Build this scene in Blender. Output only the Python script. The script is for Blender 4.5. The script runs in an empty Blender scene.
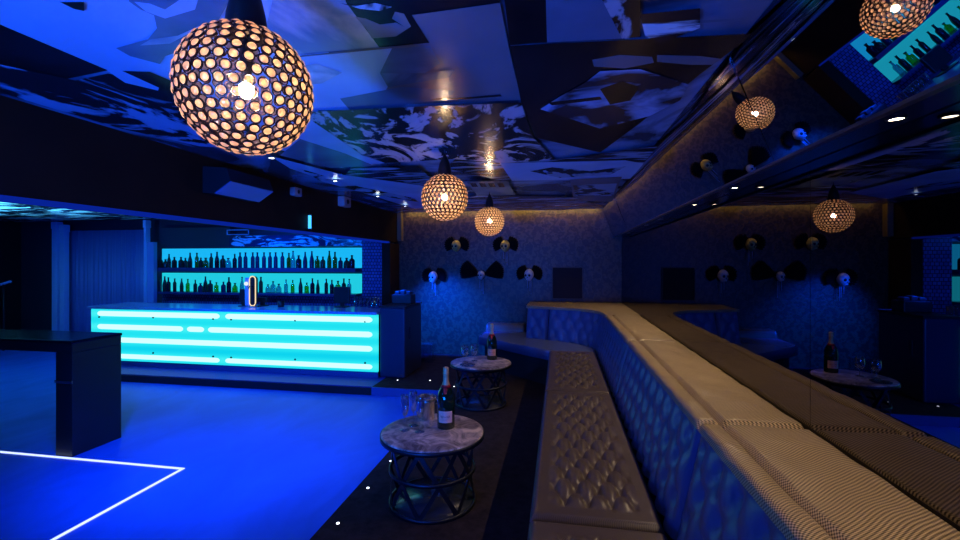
import bpy, bmesh, math, random
from mathutils import Vector, Matrix
random.seed(7)
PI = math.pi
sc = bpy.context.scene
C = sc.collection
H = 1.6                                   # eye height above the dance floor
F = 450.0; A = math.atan(80/F); cA, sA = math.cos(A), math.sin(A)
# ---- survey helpers: sight line of a point of the photograph met with a real plane of the room
def ray(px, py):
    u = px-480; return Vector((u*cA-F*sA, u*sA+F*cA, 262-py))
def at_y(px, py, Y):
    r = ray(px, py); k = Y/r.y; return Vector((r.x*k, Y, H+r.z*k))
def at_z(px, py, z):
    r = ray(px, py); k = (z-H)/r.z; return Vector((r.x*k, r.y*k, z))
def at_x(px, py, X):
    r = ray(px, py); k = X/r.x; return Vector((X, r.y*k, H+r.z*k))

# ------------------------------------------------------------------ materials
def mat(name, col=(.5,.5,.5), rough=.5, metal=0, emis=None, es=0, spec=None, coat=0, trans=0, ior=None, sheen=0):
    m = bpy.data.materials.new(name); m.use_nodes = True
    b = m.node_tree.nodes['Principled BSDF']
    b.inputs['Base Color'].default_value = (*col, 1)
    b.inputs['Roughness'].default_value = rough
    b.inputs['Metallic'].default_value = metal
    if emis: b.inputs['Emission Color'].default_value = (*emis, 1); b.inputs['Emission Strength'].default_value = es
    if spec is not None: b.inputs['Specular IOR Level'].default_value = spec
    b.inputs['Coat Weight'].default_value = coat
    b.inputs['Transmission Weight'].default_value = trans
    b.inputs['Sheen Weight'].default_value = sheen
    if ior: b.inputs['IOR'].default_value = ior
    return m
def nd(m, t, **kw):
    n = m.node_tree.nodes.new(t)
    for k, v in kw.items():
        if k in n.inputs: n.inputs[k].default_value = v
        else: setattr(n, k, v)
    return n
def lk(m, a, b): m.node_tree.links.new(a, b)
def bsdf(m): return m.node_tree.nodes['Principled BSDF']
def coords(m, scale=(1,1,1), rot=(0,0,0), loc=(0,0,0)):
    t = nd(m, 'ShaderNodeTexCoord'); mp = nd(m, 'ShaderNodeMapping')
    mp.inputs['Scale'].default_value = scale; mp.inputs['Rotation'].default_value = rot; mp.inputs['Location'].default_value = loc
    lk(m, t.outputs['Object'], mp.inputs['Vector']); return mp.outputs[0]
def ramp(m, fac, stops, interp='LINEAR'):
    r = nd(m, 'ShaderNodeValToRGB'); r.color_ramp.interpolation = interp
    e = r.color_ramp.elements
    while len(e) < len(stops): e.new(.5)
    for i, (p, c) in enumerate(stops): e[i].position = p; e[i].color = (*c, 1)
    lk(m, fac, r.inputs[0]); return r.outputs[0]
def bump(m, h, strength=.3, dist=.01):
    b = nd(m, 'ShaderNodeBump'); b.inputs['Strength'].default_value = strength; b.inputs['Distance'].default_value = dist
    lk(m, h, b.inputs['Height']); lk(m, b.outputs[0], bsdf(m).inputs['Normal'])
def noise(m, vec, scale, detail=4, rough=.5, dist=0):
    n = nd(m, 'ShaderNodeTexNoise'); n.inputs['Scale'].default_value = scale; n.inputs['Detail'].default_value = detail
    n.inputs['Roughness'].default_value = rough; n.inputs['Distortion'].default_value = dist
    lk(m, vec, n.inputs['Vector']); return n.outputs['Fac']
def math_(m, op, a, b=None):
    n = nd(m, 'ShaderNodeMath', operation=op)
    for i, v in enumerate((a, b)):
        if v is None: continue
        if isinstance(v, (int, float)): n.inputs[i].default_value = v
        else: lk(m, v, n.inputs[i])
    return n.outputs[0]
def emis(name, col, s):
    m = bpy.data.materials.new(name); m.use_nodes = True; nt = m.node_tree; nt.nodes.clear()
    e = nt.nodes.new('ShaderNodeEmission'); e.inputs[0].default_value = (*col, 1); e.inputs[1].default_value = s
    o = nt.nodes.new('ShaderNodeOutputMaterial'); nt.links.new(e.outputs[0], o.inputs[0]); return m
def thinglass(name, col=(.85,.9,1), gl=.12, rough=.03):
    m = bpy.data.materials.new(name); m.use_nodes = True; nt = m.node_tree; nt.nodes.clear()
    t = nt.nodes.new('ShaderNodeBsdfTransparent'); t.inputs[0].default_value = (*col, 1)
    g = nt.nodes.new('ShaderNodeBsdfGlossy'); g.inputs['Roughness'].default_value = rough
    fr = nt.nodes.new('ShaderNodeLayerWeight'); fr.inputs[0].default_value = .35
    mr = nt.nodes.new('ShaderNodeMath'); mr.operation = 'MULTIPLY_ADD'; mr.inputs[1].default_value = .75; mr.inputs[2].default_value = gl
    nt.links.new(fr.outputs['Facing'], mr.inputs[0])
    x = nt.nodes.new('ShaderNodeMixShader'); o = nt.nodes.new('ShaderNodeOutputMaterial')
    nt.links.new(mr.outputs[0], x.inputs[0]); nt.links.new(t.outputs[0], x.inputs[1]); nt.links.new(g.outputs[0], x.inputs[2]); nt.links.new(x.outputs[0], o.inputs[0])
    return m
def weave(name, lo, hi, rough, per=.0085, wr=.006):
    m = mat(name, hi, rough, spec=.5)
    v = coords(m)
    s = nd(m, 'ShaderNodeSeparateXYZ'); lk(m, v, s.inputs[0])
    k = 2*PI/per
    nz = noise(m, v, 3.5, 2)
    wob = math_(m, 'MULTIPLY', nz, 9.0)
    a = math_(m, 'SINE', math_(m, 'ADD', math_(m, 'MULTIPLY', math_(m, 'ADD', s.outputs[0], s.outputs[2]), k*.8), wob))
    b = math_(m, 'SINE', math_(m, 'ADD', math_(m, 'MULTIPLY', s.outputs[1], k), wob))
    p = math_(m, 'MULTIPLY_ADD', math_(m, 'MULTIPLY', a, b), .5); p.node.inputs[2].default_value = .5
    c = ramp(m, p, [(.25, lo), (.8, hi)])
    lk(m, c, bsdf(m).inputs['Base Color'])
    n2 = noise(m, v, 9, 3, .5, .6)
    hgt = math_(m, 'ADD', math_(m, 'MULTIPLY', p, .25), math_(m, 'MULTIPLY', n2, 2.2))
    bump(m, hgt, .5, wr)
    return m
M = {}
M['ledge'] = weave('gold_brown_weave', (.06,.04,.02), (.66,.50,.28), .36, .0115, .005)
M['seat'] = weave('bronze_weave', (.035,.027,.021), (.17,.125,.085), .30, .007, .0015)
M['blueback'] = mat('blue_upholstery', (.05,.10,.24), .33)
v = coords(M['blueback']); bump(M['blueback'], noise(M['blueback'], v, 14, 3, .5, .8), .35, .008)
M['black'] = mat('black_paint', (.012,.012,.014), .45)
M['base_dark'] = mat('dark_plinth', (.015,.014,.016), .6)
M['brown_dark'] = mat('dark_brown_paint', (.022,.012,.012), .7, spec=.15)
v = coords(M['brown_dark']); lk(M['brown_dark'], ramp(M['brown_dark'], noise(M['brown_dark'], v, 1.7, 3), [(.3,(.02,.010,.006)),(.7,(.04,.02,.010))]), bsdf(M['brown_dark']).inputs['Base Color'])
M['metal'] = mat('gunmetal', (.035,.04,.05), .38, .8)
M['chrome'] = mat('brushed_steel', (.75,.68,.62), .2, 1)
M['bronze'] = mat('dark_bronze_wire', (.05,.025,.015), .4, .85)
M['gold'] = mat('gold_foil', (.75,.48,.20), .55, .4)
M['gold_leaf'] = mat('old_gold_paint', (.55,.42,.12), .4, .35)
M['bone'] = mat('bone_paint', (.55,.52,.5), .5)
M['socket'] = mat('socket_dark', (.01,.01,.01), .8)
M['feather'] = mat('black_feather', (.004,.004,.004), .9, spec=.08)
M['silver_thread'] = mat('silver_thread', (.35,.35,.4), .5, .5)
M['red'] = mat('red_ribbon', (.55,.01,.012), .4)
M['label'] = mat('pink_paper', (.95,.48,.30), .5)
M['label2'] = mat('cream_paper', (.8,.62,.5), .5)
M['ink'] = mat('dark_red_ink', (.35,.03,.03), .5)
M['green_glass'] = mat('dark_green_glass', (.004,.018,.008), .07, spec=.8)
M['glass'] = thinglass('clear_glass', (.98,.99,1), .20, .04)
M['acrylic'] = thinglass('clear_acrylic', (.75,.85,1), .2, .1)
M['white_pl'] = mat('grey_plastic', (.4,.36,.36), .4)
M['brass'] = mat('warm_trim', (.6,.55,.4), .4, .4)

# floor
M['floor'] = mat('blue_vinyl', (.25,.35,.8), .5, spec=.15)
m = M['floor']; v = coords(m, (1,.5,1))
lk(m, ramp(m, noise(m, v, 2.2, 6, .6, .7), [(.3,(.02,.13,.64)),(.7,(.035,.19,.82))]), bsdf(m).inputs['Base Color'])
bump(m, noise(m, coords(m), 60, 3), .08, .004)
M['carpet'] = mat('dark_carpet', (.02,.014,.016), .9, spec=.1)
m = M['carpet']; lk(m, ramp(m, noise(m, coords(m), 14, 6, .7), [(.3,(.018,.013,.014)),(.7,(.05,.036,.036))]), bsdf(m).inputs['Base Color'])
bump(m, noise(m, coords(m), 220, 2), .5, .004)
# wallpaper (damask)
M['paper'] = mat('damask_wallpaper', (.06,.04,.05), .42, spec=.4)
m = M['paper']; v = coords(m)
s = nd(m, 'ShaderNodeSeparateXYZ'); lk(m, v, s.inputs[0])
kx, kz = 2*PI/.26, 2*PI/.40
cx = math_(m, 'COSINE', math_(m, 'MULTIPLY', math_(m, 'ADD', s.outputs[0], s.outputs[1]), kx)); cz = math_(m, 'COSINE', math_(m, 'MULTIPLY', s.outputs[2], kz))
d1 = math_(m, 'ADD', cx, cz)
vo = nd(m, 'ShaderNodeTexVoronoi'); vo.inputs['Scale'].default_value = 20; lk(m, v, vo.inputs['Vector'])
d2 = math_(m, 'ADD', math_(m, 'MULTIPLY', d1, .5), math_(m, 'MULTIPLY', vo.outputs['Distance'], 1.3))
d3 = math_(m, 'ADD', math_(m, 'SINE', math_(m, 'MULTIPLY', d2, 5)), math_(m, 'MULTIPLY', noise(m, v, 12, 3), .9))
lk(m, ramp(m, d3, [(.0,(.030,.016,.008)),(1.0,(.070,.040,.017))]), bsdf(m).inputs['Base Color'])
bump(m, d3, .2, .003)
# mirrors
def mirror_mat(name, col, r):
    m = bpy.data.materials.new(name); m.use_nodes = True; nt = m.node_tree; nt.nodes.clear()
    g = nt.nodes.new('ShaderNodeBsdfGlossy'); g.inputs[0].default_value = (*col, 1); g.inputs['Roughness'].default_value = r
    o = nt.nodes.new('ShaderNodeOutputMaterial'); nt.links.new(g.outputs[0], o.inputs[0]); return m
M['mirror'] = mirror_mat('smoked_mirror', (.20,.19,.22), 0.0)
M['mirror2'] = mirror_mat('tinted_mirror', (.42,.42,.50), 0.0)
# printed ceiling art
def art(name, dark, light, scale, lo=.42, hi=.56, dist=1.5, st=(1,1,1), rot=0, rough=.21, detail=4, off=0):
    m = mat(name, light, rough, spec=.22)
    v = coords(m, st, (0,0,rot), (off,off*.7,0))
    n = noise(m, v, scale, detail, .55, dist)
    lk(m, ramp(m, n, [(0, dark), (lo, dark), (hi, light), (1, tuple(min(1, c*1.25) for c in light))]), bsdf(m).inputs['Base Color'])
    w = noise(m, coords(m, (1,.35,1)), 2.3, 2)
    bump(m, w, .09, .1)
    return m
g = lambda x, b=1.0: (x*.50, x*.78, min(1, x*1.15*b))
h = lambda x: (x*.85, x*.9, x)

# ------------------------------------------------------------------ mesh helpers
class MB:
    def __init__(s): s.bm = bmesh.new()
    def box(s, x0, x1, y0, y1, z0, z1, mi=0):
        vs = [s.bm.verts.new(p) for p in ((x0,y0,z0),(x1,y0,z0),(x1,y1,z0),(x0,y1,z0),(x0,y0,z1),(x1,y0,z1),(x1,y1,z1),(x0,y1,z1))]
        for f in ((0,3,2,1),(4,5,6,7),(0,1,5,4),(1,2,6,5),(2,3,7,6),(3,0,4,7)):
            s.bm.faces.new([vs[i] for i in f]).material_index = mi
        return s
    def bbox(s, x0, x1, y0, y1, z0, z1, r=.01, seg=2):
        t = bmesh.new(); o = s.bm; s.bm = t; s.box(x0,x1,y0,y1,z0,z1); s.bm = o
        bmesh.ops.bevel(t, geom=list(t.edges), offset=r, segments=seg, affect='EDGES', profile=.5)
        return s.merge(t)
    def merge(s, t, mtx=None):
        if mtx: bmesh.ops.transform(t, matrix=mtx, verts=t.verts)
        vm = {v: s.bm.verts.new(v.co) for v in t.verts}
        for f in t.faces:
            try: nf = s.bm.faces.new([vm[v] for v in f.verts]); nf.material_index = f.material_index; nf.smooth = f.smooth
            except ValueError: pass
        t.free(); return s
    def prism(s, pts, z0, z1):
        a = [s.bm.verts.new((x,y,z0)) for x,y in pts]; b = [s.bm.verts.new((x,y,z1)) for x,y in pts]; n = len(pts)
        s.bm.faces.new(a[::-1]); s.bm.faces.new(b)
        for i in range(n): s.bm.faces.new((a[i],a[(i+1)%n],b[(i+1)%n],b[i]))
        return s
    def profile_y(s, pts, y0, y1):          # xz outline extruded along y
        a = [s.bm.verts.new((x,y0,z)) for x,z in pts]; b = [s.bm.verts.new((x,y1,z)) for x,z in pts]; n = len(pts)
        s.bm.faces.new(a); s.bm.faces.new(b[::-1])
        for i in range(n): s.bm.faces.new((a[i],b[i],b[(i+1)%n],a[(i+1)%n]))
        return s
    def lathe(s, prof, n=24, loc=(0,0,0), mats=None):
        rings = []
        for r, z in prof:
            if r < 1e-5: rings.append([s.bm.verts.new((loc[0],loc[1],loc[2]+z))])
            else: rings.append([s.bm.verts.new((loc[0]+r*math.cos(2*PI*k/n), loc[1]+r*math.sin(2*PI*k/n), loc[2]+z)) for k in range(n)])
        for i in range(len(rings)-1):
            A_, B_ = rings[i], rings[i+1]
            for k in range(n):
                k2 = (k+1)%n
                if len(A_)==1 and len(B_)==1: continue
                if len(A_)==1: f = s.bm.faces.new((A_[0],B_[k2],B_[k]))
                elif len(B_)==1: f = s.bm.faces.new((A_[k],A_[k2],B_[0]))
                else: f = s.bm.faces.new((A_[k],A_[k2],B_[k2],B_[k]))
                f.smooth = True
                if mats: f.material_index = mats[i]
        return s
    def tube(s, pts, r, n=8, closed=False):
        pts = [Vector(p) for p in pts]; rings = []; N = len(pts)
        for i, p in enumerate(pts):
            if closed: t = pts[(i+1)%N]-pts[i-1]
            else: t = pts[min(i+1,N-1)]-pts[max(i-1,0)]
            t.normalize(); up = Vector((0,0,1)) if abs(t.z) < .95 else Vector((1,0,0))
            a = t.cross(up).normalized(); b = a.cross(t)
            rr = r[i] if isinstance(r, (list,tuple)) else r
            rings.append([s.bm.verts.new(p+(a*math.cos(2*PI*k/n)+b*math.sin(2*PI*k/n))*rr) for k in range(n)])
        for i in range(N if closed else N-1):
            A_, B_ = rings[i], rings[(i+1)%N]
            for k in range(n):
                f = s.bm.faces.new((A_[k],A_[(k+1)%n],B_[(k+1)%n],B_[k])); f.smooth = True
        if not closed:
            s.bm.faces.new(rings[0][::-1]); s.bm.faces.new(rings[-1])
        return s
    def strip(s, path, w, t):                # flat band: path of (point, outward normal, width dir)
        rings = []
        for p, nrm, wd in path:
            rings.append([s.bm.verts.new(p+wd*(w/2*a)+nrm*(t/2*b)) for a,b in ((-1,-1),(1,-1),(1,1),(-1,1))])
        for i in range(len(rings)-1):
            for k in range(4): s.bm.faces.new((rings[i][k],rings[i][(k+1)%4],rings[i+1][(k+1)%4],rings[i+1][k]))
        s.bm.faces.new(rings[0][::-1]); s.bm.faces.new(rings[-1]); return s
    def sphere(s, c, r, sx=1, sy=1, sz=1, seg=16, rings=10, mi=0):
        t = bmesh.new(); bmesh.ops.create_uvsphere(t, u_segments=seg, v_segments=rings, radius=r)
        for f in t.faces: f.smooth = True; f.material_index = mi
        return s.merge(t, Matrix.Translation(c) @ Matrix.Diagonal((sx,sy,sz,1)))
    def build(s, name, mats, parent=None, loc=None, smooth=None):
        bmesh.ops.recalc_face_normals(s.bm, faces=s.bm.faces)
        me = bpy.data.meshes.new(name); s.bm.to_mesh(me); s.bm.free()
        for m in (mats if isinstance(mats, (list,tuple)) else [mats]): me.materials.append(m)
        if smooth:
            for p in me.polygons: p.use_smooth = True
        o = bpy.data.objects.new(name, me); C.objects.link(o)
        if loc is not None: o.location = loc
        if parent: o.parent = parent
        return o
def tag(o, label=None, cat=None, group=None, kind=None):
    if label: o['label'] = label
    if cat: o['category'] = cat
    if group: o['group'] = group
    if kind: o['kind'] = kind
    return o
def thing(name, label, cat, loc=(0,0,0), rz=0, group=None):
    o = bpy.data.objects.new(name, None); C.objects.link(o); o.location = loc; o.rotation_euler = (0,0,rz); o.empty_display_size = .1
    return tag(o, label, cat, group)
KIDS = {}
def dup(root, loc, rz=0, label=None, group=None):
    def cp(o, par):
        c = o.copy(); C.objects.link(c); c.parent = par
        for ch in list(o.children): cp(ch, c)
        return c
    c = cp(root, None); c.location = loc; c.rotation_euler = (0,0,rz)
    if label: c['label'] = label
    if group: c['group'] = group
    return c
def struct(mb, name, m): return tag(mb.build(name, m), kind='structure')
def grid_mesh(nx, ny, fn):
    bm = bmesh.new(); vs = [[bm.verts.new(fn(i/nx, j/ny)) for j in range(ny+1)] for i in range(nx+1)]
    for i in range(nx):
        for j in range(ny):
            f = bm.faces.new((vs[i][j],vs[i+1][j],vs[i+1][j+1],vs[i][j+1])); f.smooth = True
    return bm
def spot(name, loc, to, col, e, ang=60, blend=.6, r=.03):
    l = bpy.data.lights.new(name, 'SPOT'); l.energy = e; l.color = col; l.spot_size = math.radians(ang); l.spot_blend = blend; l.shadow_soft_size = r
    o = bpy.data.objects.new(name, l); C.objects.link(o); o.location = loc
    o.rotation_euler = (Vector(to)-Vector(loc)).to_track_quat('-Z','Y').to_euler(); return o

CEIL = H+.8; CAR = H-1.5
BACK = 7.1; LEFTX = -10.6; FRONTY = -2.6
# ------------------------------------------------------------------ room shell
struct(MB().box(LEFTX, 1.1, FRONTY, 7.4, -.1, 0), 'floor', M['floor'])
b = MB(); b.box(-1.333, 1.05, FRONTY, BACK, 0.001, CAR); b.box(-2.226, -1.333, 5.1, BACK, 0.001, CAR)
struct(b, 'floor_platform', M['carpet'])
struct(MB().box(-2.62, 1.0, BACK, BACK+.15, 0, CEIL+.2), 'wall_back', M['paper'])
M['bar_wall'] = mat('dark_blue_wall', (.03,.04,.07), .5)
struct(MB().box(LEFTX, -2.62, 7.25, 7.4, 0, CEIL+.2), 'wall_back_bar', M['bar_wall'])
struct(MB().box(LEFTX-.15, LEFTX, FRONTY, 7.4, 0, CEIL+.2), 'wall_left', M['black'])
struct(MB().box(LEFTX, 1.1, FRONTY-.15, FRONTY, 0, CEIL+.2), 'wall_front', M['black'])
struct(MB().box(.935, 1.1, FRONTY, BACK, 0, CEIL), 'wall_right', M['black'])

# ceiling with printed collage -------------------------------------------------
A_ = [
 art('print_bold_grey', g(.07), g(.40), .9, .40, .60, 2.2),                        # 0 base
 art('print_pale', g(.55), g(.80), .7, .35, .7, 1.0),                              # 1 pale
 art('print_black', g(.008), g(.03), 1.1, .5, .8, .8),                             # 2 black
 art('print_scribble', h(.012), h(.55), 2.6, .50, .56, 3.5, (1,.55,1), .5, detail=6),   # 3 splatter
 art('print_cloud', g(.35), h(.85), 2.0, .42, .62, .6, detail=6),               # 4 clouds
 art('print_slate', h(.16), h(.28), .8, .3, .8, .6),                               # 5 slate
 art('print_figure', g(.02), g(.55), 1.5, .47, .53, 2.8, (1,.7,1), .9),            # 6 figures
 art('print_mid', g(.16), g(.30), 1.3, .3, .7, 1.2),                               # 7 mid
 art('print_streaks', g(.015), g(.45), 4.5, .48, .58, 1.2, (.35,1.6,1), 0, detail=6),   # 8 streaks
 art('print_face', g(.03), g(.62), 1.7, .44, .60, 1.6, (1,1,1), .3, off=3),        # 9
 art('print_bright_streaks', (.005,.01,.02), (.75,.95,1), 5.5, .50, .57, 1.0, (.30,1.2,1), .12, detail=6),  # 10
]
b = MB(); b.box(LEFTX, .66, FRONTY, BACK-.13, CEIL, CEIL+.012)
lay = [0]
def poly(px, mi):
    lay[0] += 1; z = CEIL-.0007*lay[0]
    pts = [at_z(x, y, CEIL) for x, y in px]
    vs = [b.bm.verts.new((min(p.x,.655), min(p.y, BACK-.135), z)) for p in pts]
    f = b.bm.faces.new(vs); f.material_index = mi
# big pale print on the left with a dark wedge and a figure cut into it
poly([(-160,-60),(135,-60),(310,-60),(330,60),(318,112),(300,150),(180,128),(110,72),(0,30),(-160,-10)], 1)
poly([(-160,-20),(0,24),(108,70),(60,80),(0,70),(-160,40)], 2)
poly([(-160,44),(0,64),(75,80),(108,73),(190,88),(260,120),(265,150),(200,146),(120,128),(0,92),(-160,70)], 6)
poly([(110,72),(140,71),(160,84),(158,90),(125,82)], 1)
poly([(122,70),(150,71),(200,92),(220,112),(170,92)], 2)
poly([(128,-30),(129,0),(140,8),(154,14),(157,27),(148,38),(116,47),(130,55),(160,63),(165,55),(180,50),(215,25),(235,-10),(215,-30)], 7)
poly([(134,0),(146,10),(165,17),(195,8),(200,-8),(180,-2),(165,8),(150,2)], 1)
poly([(140,44),(170,42),(196,28),(200,24),(178,34),(150,38)], 4)
poly([(60,0),(84,0),(84,9),(74,7)], 2)
# overhead panels, middle
poly([(282,-40),(335,-40),(346,0),(379,45),(300,53),(262,40)], 4)
poly([(335,-40),(470,-40),(500,0),(412,13),(430,42),(379,45),(346,0)], 2)
poly([(355,14),(366,16),(380,22),(396,20),(404,24),(392,16),(395,9),(404,11),(411,24),(396,34),(372,36),(366,26)], 5)
poly([(340,0),(356,3),(375,0),(392,4),(380,8),(360,6)], 6)
poly([(412,12),(500,0),(510,50),(521,98),(466,100),(420,102),(300,108),(300,53),(430,40)], 5)
poly([(300,62),(316,60),(342,69),(322,80),(300,82)], 1)
poly([(402,95),(455,96),(500,92),(502,94),(466,97),(402,98)], 2)
poly([(300,54),(392,45),(380,70),(388,84),(372,108),(300,108)], 1)
poly([(340,96),(402,84),(455,88),(452,92),(400,104),(350,108)], 7)
poly([(392,45),(430,42),(440,60),(425,70),(380,70)], 7)
poly([(380,70),(425,70),(455,66),(450,74),(388,84)], 0)
poly([(300,62),(316,60),(342,69),(322,80),(300,82)], 4)
# dark print panel at right of centre
poly([(500,-40),(612,-40),(615,0),(625,35),(546,38),(510,41)], 2)
poly([(545,-40),(614,-40),(625,34),(547,38)], 7)
poly([(600,-10),(640,-20),(640,32),(622,34)], 3)
poly([(510,41),(625,35),(760,28),(700,70),(640,120),(600,150),(536,135),(521,98)], 2)
poly([(592,55),(620,50),(652,52),(654,58),(625,64),(594,62)], 5)
poly([(657,50),(700,51),(722,54),(712,60),(690,60),(657,57)], 5)
poly([(640,8),(700,2),(700,22),(660,38),(645,30)], 10)
poly([(700,14),(742,12),(742,14),(700,17)], 7)
poly([(560,92),(585,78),(600,66),(640,64),(665,72),(690,80),(680,96),(650,112),(600,125),(540,105)], 9)
poly([(548,98),(600,92),(602,95),(552,101)], 2)
poly([(600,84),(622,76),(640,82),(630,96),(610,100)], 2)
# splattered newspaper-like prints
poly([(300,108),(420,102),(521,98),(532,132),(555,158),(505,160),(455,156),(385,160),(360,150)], 3)
poly([(240,110),(300,108),(362,152),(385,160),(340,165),(260,140)], 1)
poly([(300,135),(345,150),(375,163),(330,165),(280,152)], 7)
poly([(455,156),(505,160),(560,156),(690,140),(650,170),(620,176),(500,178),(445,165)], 8)
poly([(500,160),(625,157),(655,160),(630,176),(512,178)], 1)
poly([(530,168),(552,164),(590,168),(626,163),(610,172),(560,175)], 6)
poly([(352,164),(418,163),(436,180),(420,182),(345,172)], 8)
poly([(270,152),(345,172),(430,184),(455,200),(415,207),(350,186),(290,165)], 1)
poly([(300,165),(360,184),(415,196),(420,200),(370,192),(320,178)], 6)
poly([(466,178),(507,178),(517,194),(478,194)], 7)
for k in range(4):
    poly([(470+k*9,180),(476+k*9,180),(478+k*9,184),(472+k*9,184)], 2)
poly([(570,176),(622,173),(616,199),(574,198)], 5)
poly([(573,182),(617,180),(613,193),(576,193)], 6)
poly([(455,196),(480,192),(575,194),(600,204),(560,208),(470,208)], 8)
# prints over the bar side (seen very obliquely)
for k, (x0, x1, y0, y1, mi) in enumerate([(-10.2,-8.3,3.2,6.9,10),(-8.3,-6.6,3.6,6.9,10),(-6.5,-5,4.2,6.2,10),(-5,-3.3,5.0,6.9,8),(-4.8,-3.0,2.8,4.8,1),(-9.5,-7.5,1.5,3.1,9)]):
    lay[0] += 1; z = CEIL-.0007*lay[0]
    f = b.bm.faces.new([b.bm.verts.new(p) for p in ((x0,y0,z),(x1,y0,z),(x1,y1,z),(x0,y1,z))]); f.material_index = mi
ceil_o = tag(b.build('ceiling', A_), kind='structure')
# lighting cove above the back wall
struct(MB().box(-2.7, 1.0, BACK-.18, BACK+.15, CEIL+.17, CEIL+.22), 'ceiling_cove', M['black'])
M['cove'] = emis('amber_led', (1,.66,.13), 30)
tag(MB().box(-2.5, .60, BACK-.128, BACK-.112, CEIL+.012, CEIL+.024).build('cove_light', M['cove']), 'amber light strip hidden in the slot along the top of the patterned wall', 'light strip')

# left bulkhead over the bar
struct(MB().box(-2.95, -2.64, FRONTY, BACK-.02, H+.322, CEIL), 'trim_1', M['brown_dark'])
M['bluelip'] = emis('blue_led_profile', (.005,.04,.75), .38)
tag(MB().box(-2.70, -2.633, FRONTY+.1, 6.7, H+.297, H+.322).build('led_profile', M['bluelip']), 'blue lit strip running under the dark beam in front of the bar', 'light strip')
struct(MB().box(-2.62, -2.55, BACK-.10, BACK, H+.35, CEIL-.002), 'trim_2', mat('ochre_plaster', (.13,.09,.04), .6))
# right bulkhead: sloped box with downlights
struct(MB().profile_y([(.655,CEIL+.04),(.655,CEIL),(.808,H+.385),(.808,H+.375),(.936,H+.375),(.936,CEIL+.04)], FRONTY, BACK), 'trim_3', mat('gloss_black_soffit', (.02,.03,.06), .14, spec=.8, coat=.5))
struct(MB().box(.790, .811, FRONTY, BACK, H+.368, H+.378), 'trim_4', mat('edge_trim', (.12,.11,.14), .3, .7))
# sloped mirrors
ys = [-1.87, 0, 1.87, 3.74, 5.61, BACK-.005]
names = ['tinted mirror sloping down from the ceiling, the segment behind the viewer', 'tinted sloping mirror nearest the viewer, showing the glowing bar', 'second tinted sloping mirror, showing a lamp across its joint', 'third tinted sloping mirror, dark, over the middle of the bench', 'farthest short tinted sloping mirror beside the patterned back wall']
names2 = ['smoked mirror above the bench ledge, the panel behind the viewer', 'smoked upright mirror nearest the viewer, showing lamp, table and bar', 'second smoked upright mirror on the ledge, past the first joint', 'third smoked upright mirror on the ledge, almost black', 'farthest smoked upright mirror, meeting the patterned back wall']
for i in range(5):
    y0, y1 = ys[i]+.0015, ys[i+1]-.0015
    mb = MB(); k = .004*(i % 2)
    mb.profile_y([(.635+k,CEIL-.004),(.798,H+.380),(.805,H+.384),(.648,CEIL-.004)], y0, y1)
    tag(mb.build('sloping_mirror', M['mirror2']), names[i], 'mirror', 'sloping mirrors over the bench')
    tag(MB().box(.920, .932, y0, y1, H-.618, H+.372).build('wall_mirror', M['mirror']), names2[i], 'mirror', 'upright mirrors behind the bench ledge')

# ------------------------------------------------------------------ banquette
def puff(u, v):
    return (abs(math.sin(PI*u))*abs(math.sin(PI*v)))**.55
def tuft(a, b_):
    # soft pillows between sunk buttons of a staggered lattice
    c = (abs(math.sin(PI*(a+b_)))*abs(math.sin(PI*(a-b_))))**.4
    da = a-round(a*2)/2; best = 9
    for i2 in (-1,0,1):
        for j2 in (-1,0,1):
            i = round(a*2)+i2; j = round(b_*2)+j2
            if (i+j) % 2 == 0: best = min(best, math.hypot(a-i/2, b_-j/2))
    return .55*c+.45*(1-math.exp(-(best/.16)**2))
def seat_bm(x0, x1, y0, y1, zt, zb, nx=100, ny=300):
    def fn(a, c):
        x = x0+(x1-x0)*a; y = y0+(y1-y0)*c
        ex = min(a, 1-a)*(x1-x0); ey = min(c, 1-c)*(y1-y0); e = min(ex, ey)
        rnd = .035*(1-min(1, e/.035))**2
        if e <= 1e-6: return (x, y, zb)
        z = zt-rnd
        m_ = min(1, max(0, (ex-.07)/.05))*min(1, max(0, (ey-.09)/.05))
        p = tuft((x-x0)/.10, (y-y0)/.26)
        z += m_*(-.028+.040*p)
        z += .004*math.sin(y*9+x*5)*m_
        return (x, y, z)
    bm = grid_mesh(nx, ny, fn); return bm
def back_bm(path, zb, zt, lean, n=40, nu=24, spc=.155):
    # path: list of (x,y) along top front edge; inward normal points toward the sitter
    P = [Vector((x,y)) for x,y in path]; L = [0]
    for i in range(1, len(P)): L.append(L[-1]+(P[i]-P[i-1]).length)
    tot = L[-1]
    def pt(s):
        for i in range(1, len(P)):
            if s <= L[i] or i == len(P)-1:
                k = (s-L[i-1])/(L[i]-L[i-1]); return P[i-1].lerp(P[i], k)
    def fn(a, c):
        s = a*tot; p = pt(s); q0, q1 = pt(max(0,s-.08)), pt(min(tot,s+.08)); t = (q1-q0).normalized(); nrm = Vector((-t.y, t.x))
        z = zb+(zt-zb)*c
        off = lean*(1-c)
        e = min(s, tot-s, (zt-z)*1.5+.02, (z-zb)*1.5+.04)
        r = -.03*(1-min(1, e/.035))**2
        m_ = min(1, max(0, (min(s, tot-s)-.02)/.05))
        pf = tuft(s/.17, (z-zb)/.26)
        off += r+m_*(-.020+.034*pf)
        q = p+nrm*off
        return (q.x, q.y, z)
    return grid_mesh(int(tot*nu*1.6)+6, n, fn)
Zl = H-.62; Zs = H-1.05
where = [('', -1.87, 0.0), ('nearest the viewer', 0.0, 1.87), ('alongside the near table', 1.87, 3.74), ('alongside the far table', 3.74, 5.45)]
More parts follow.
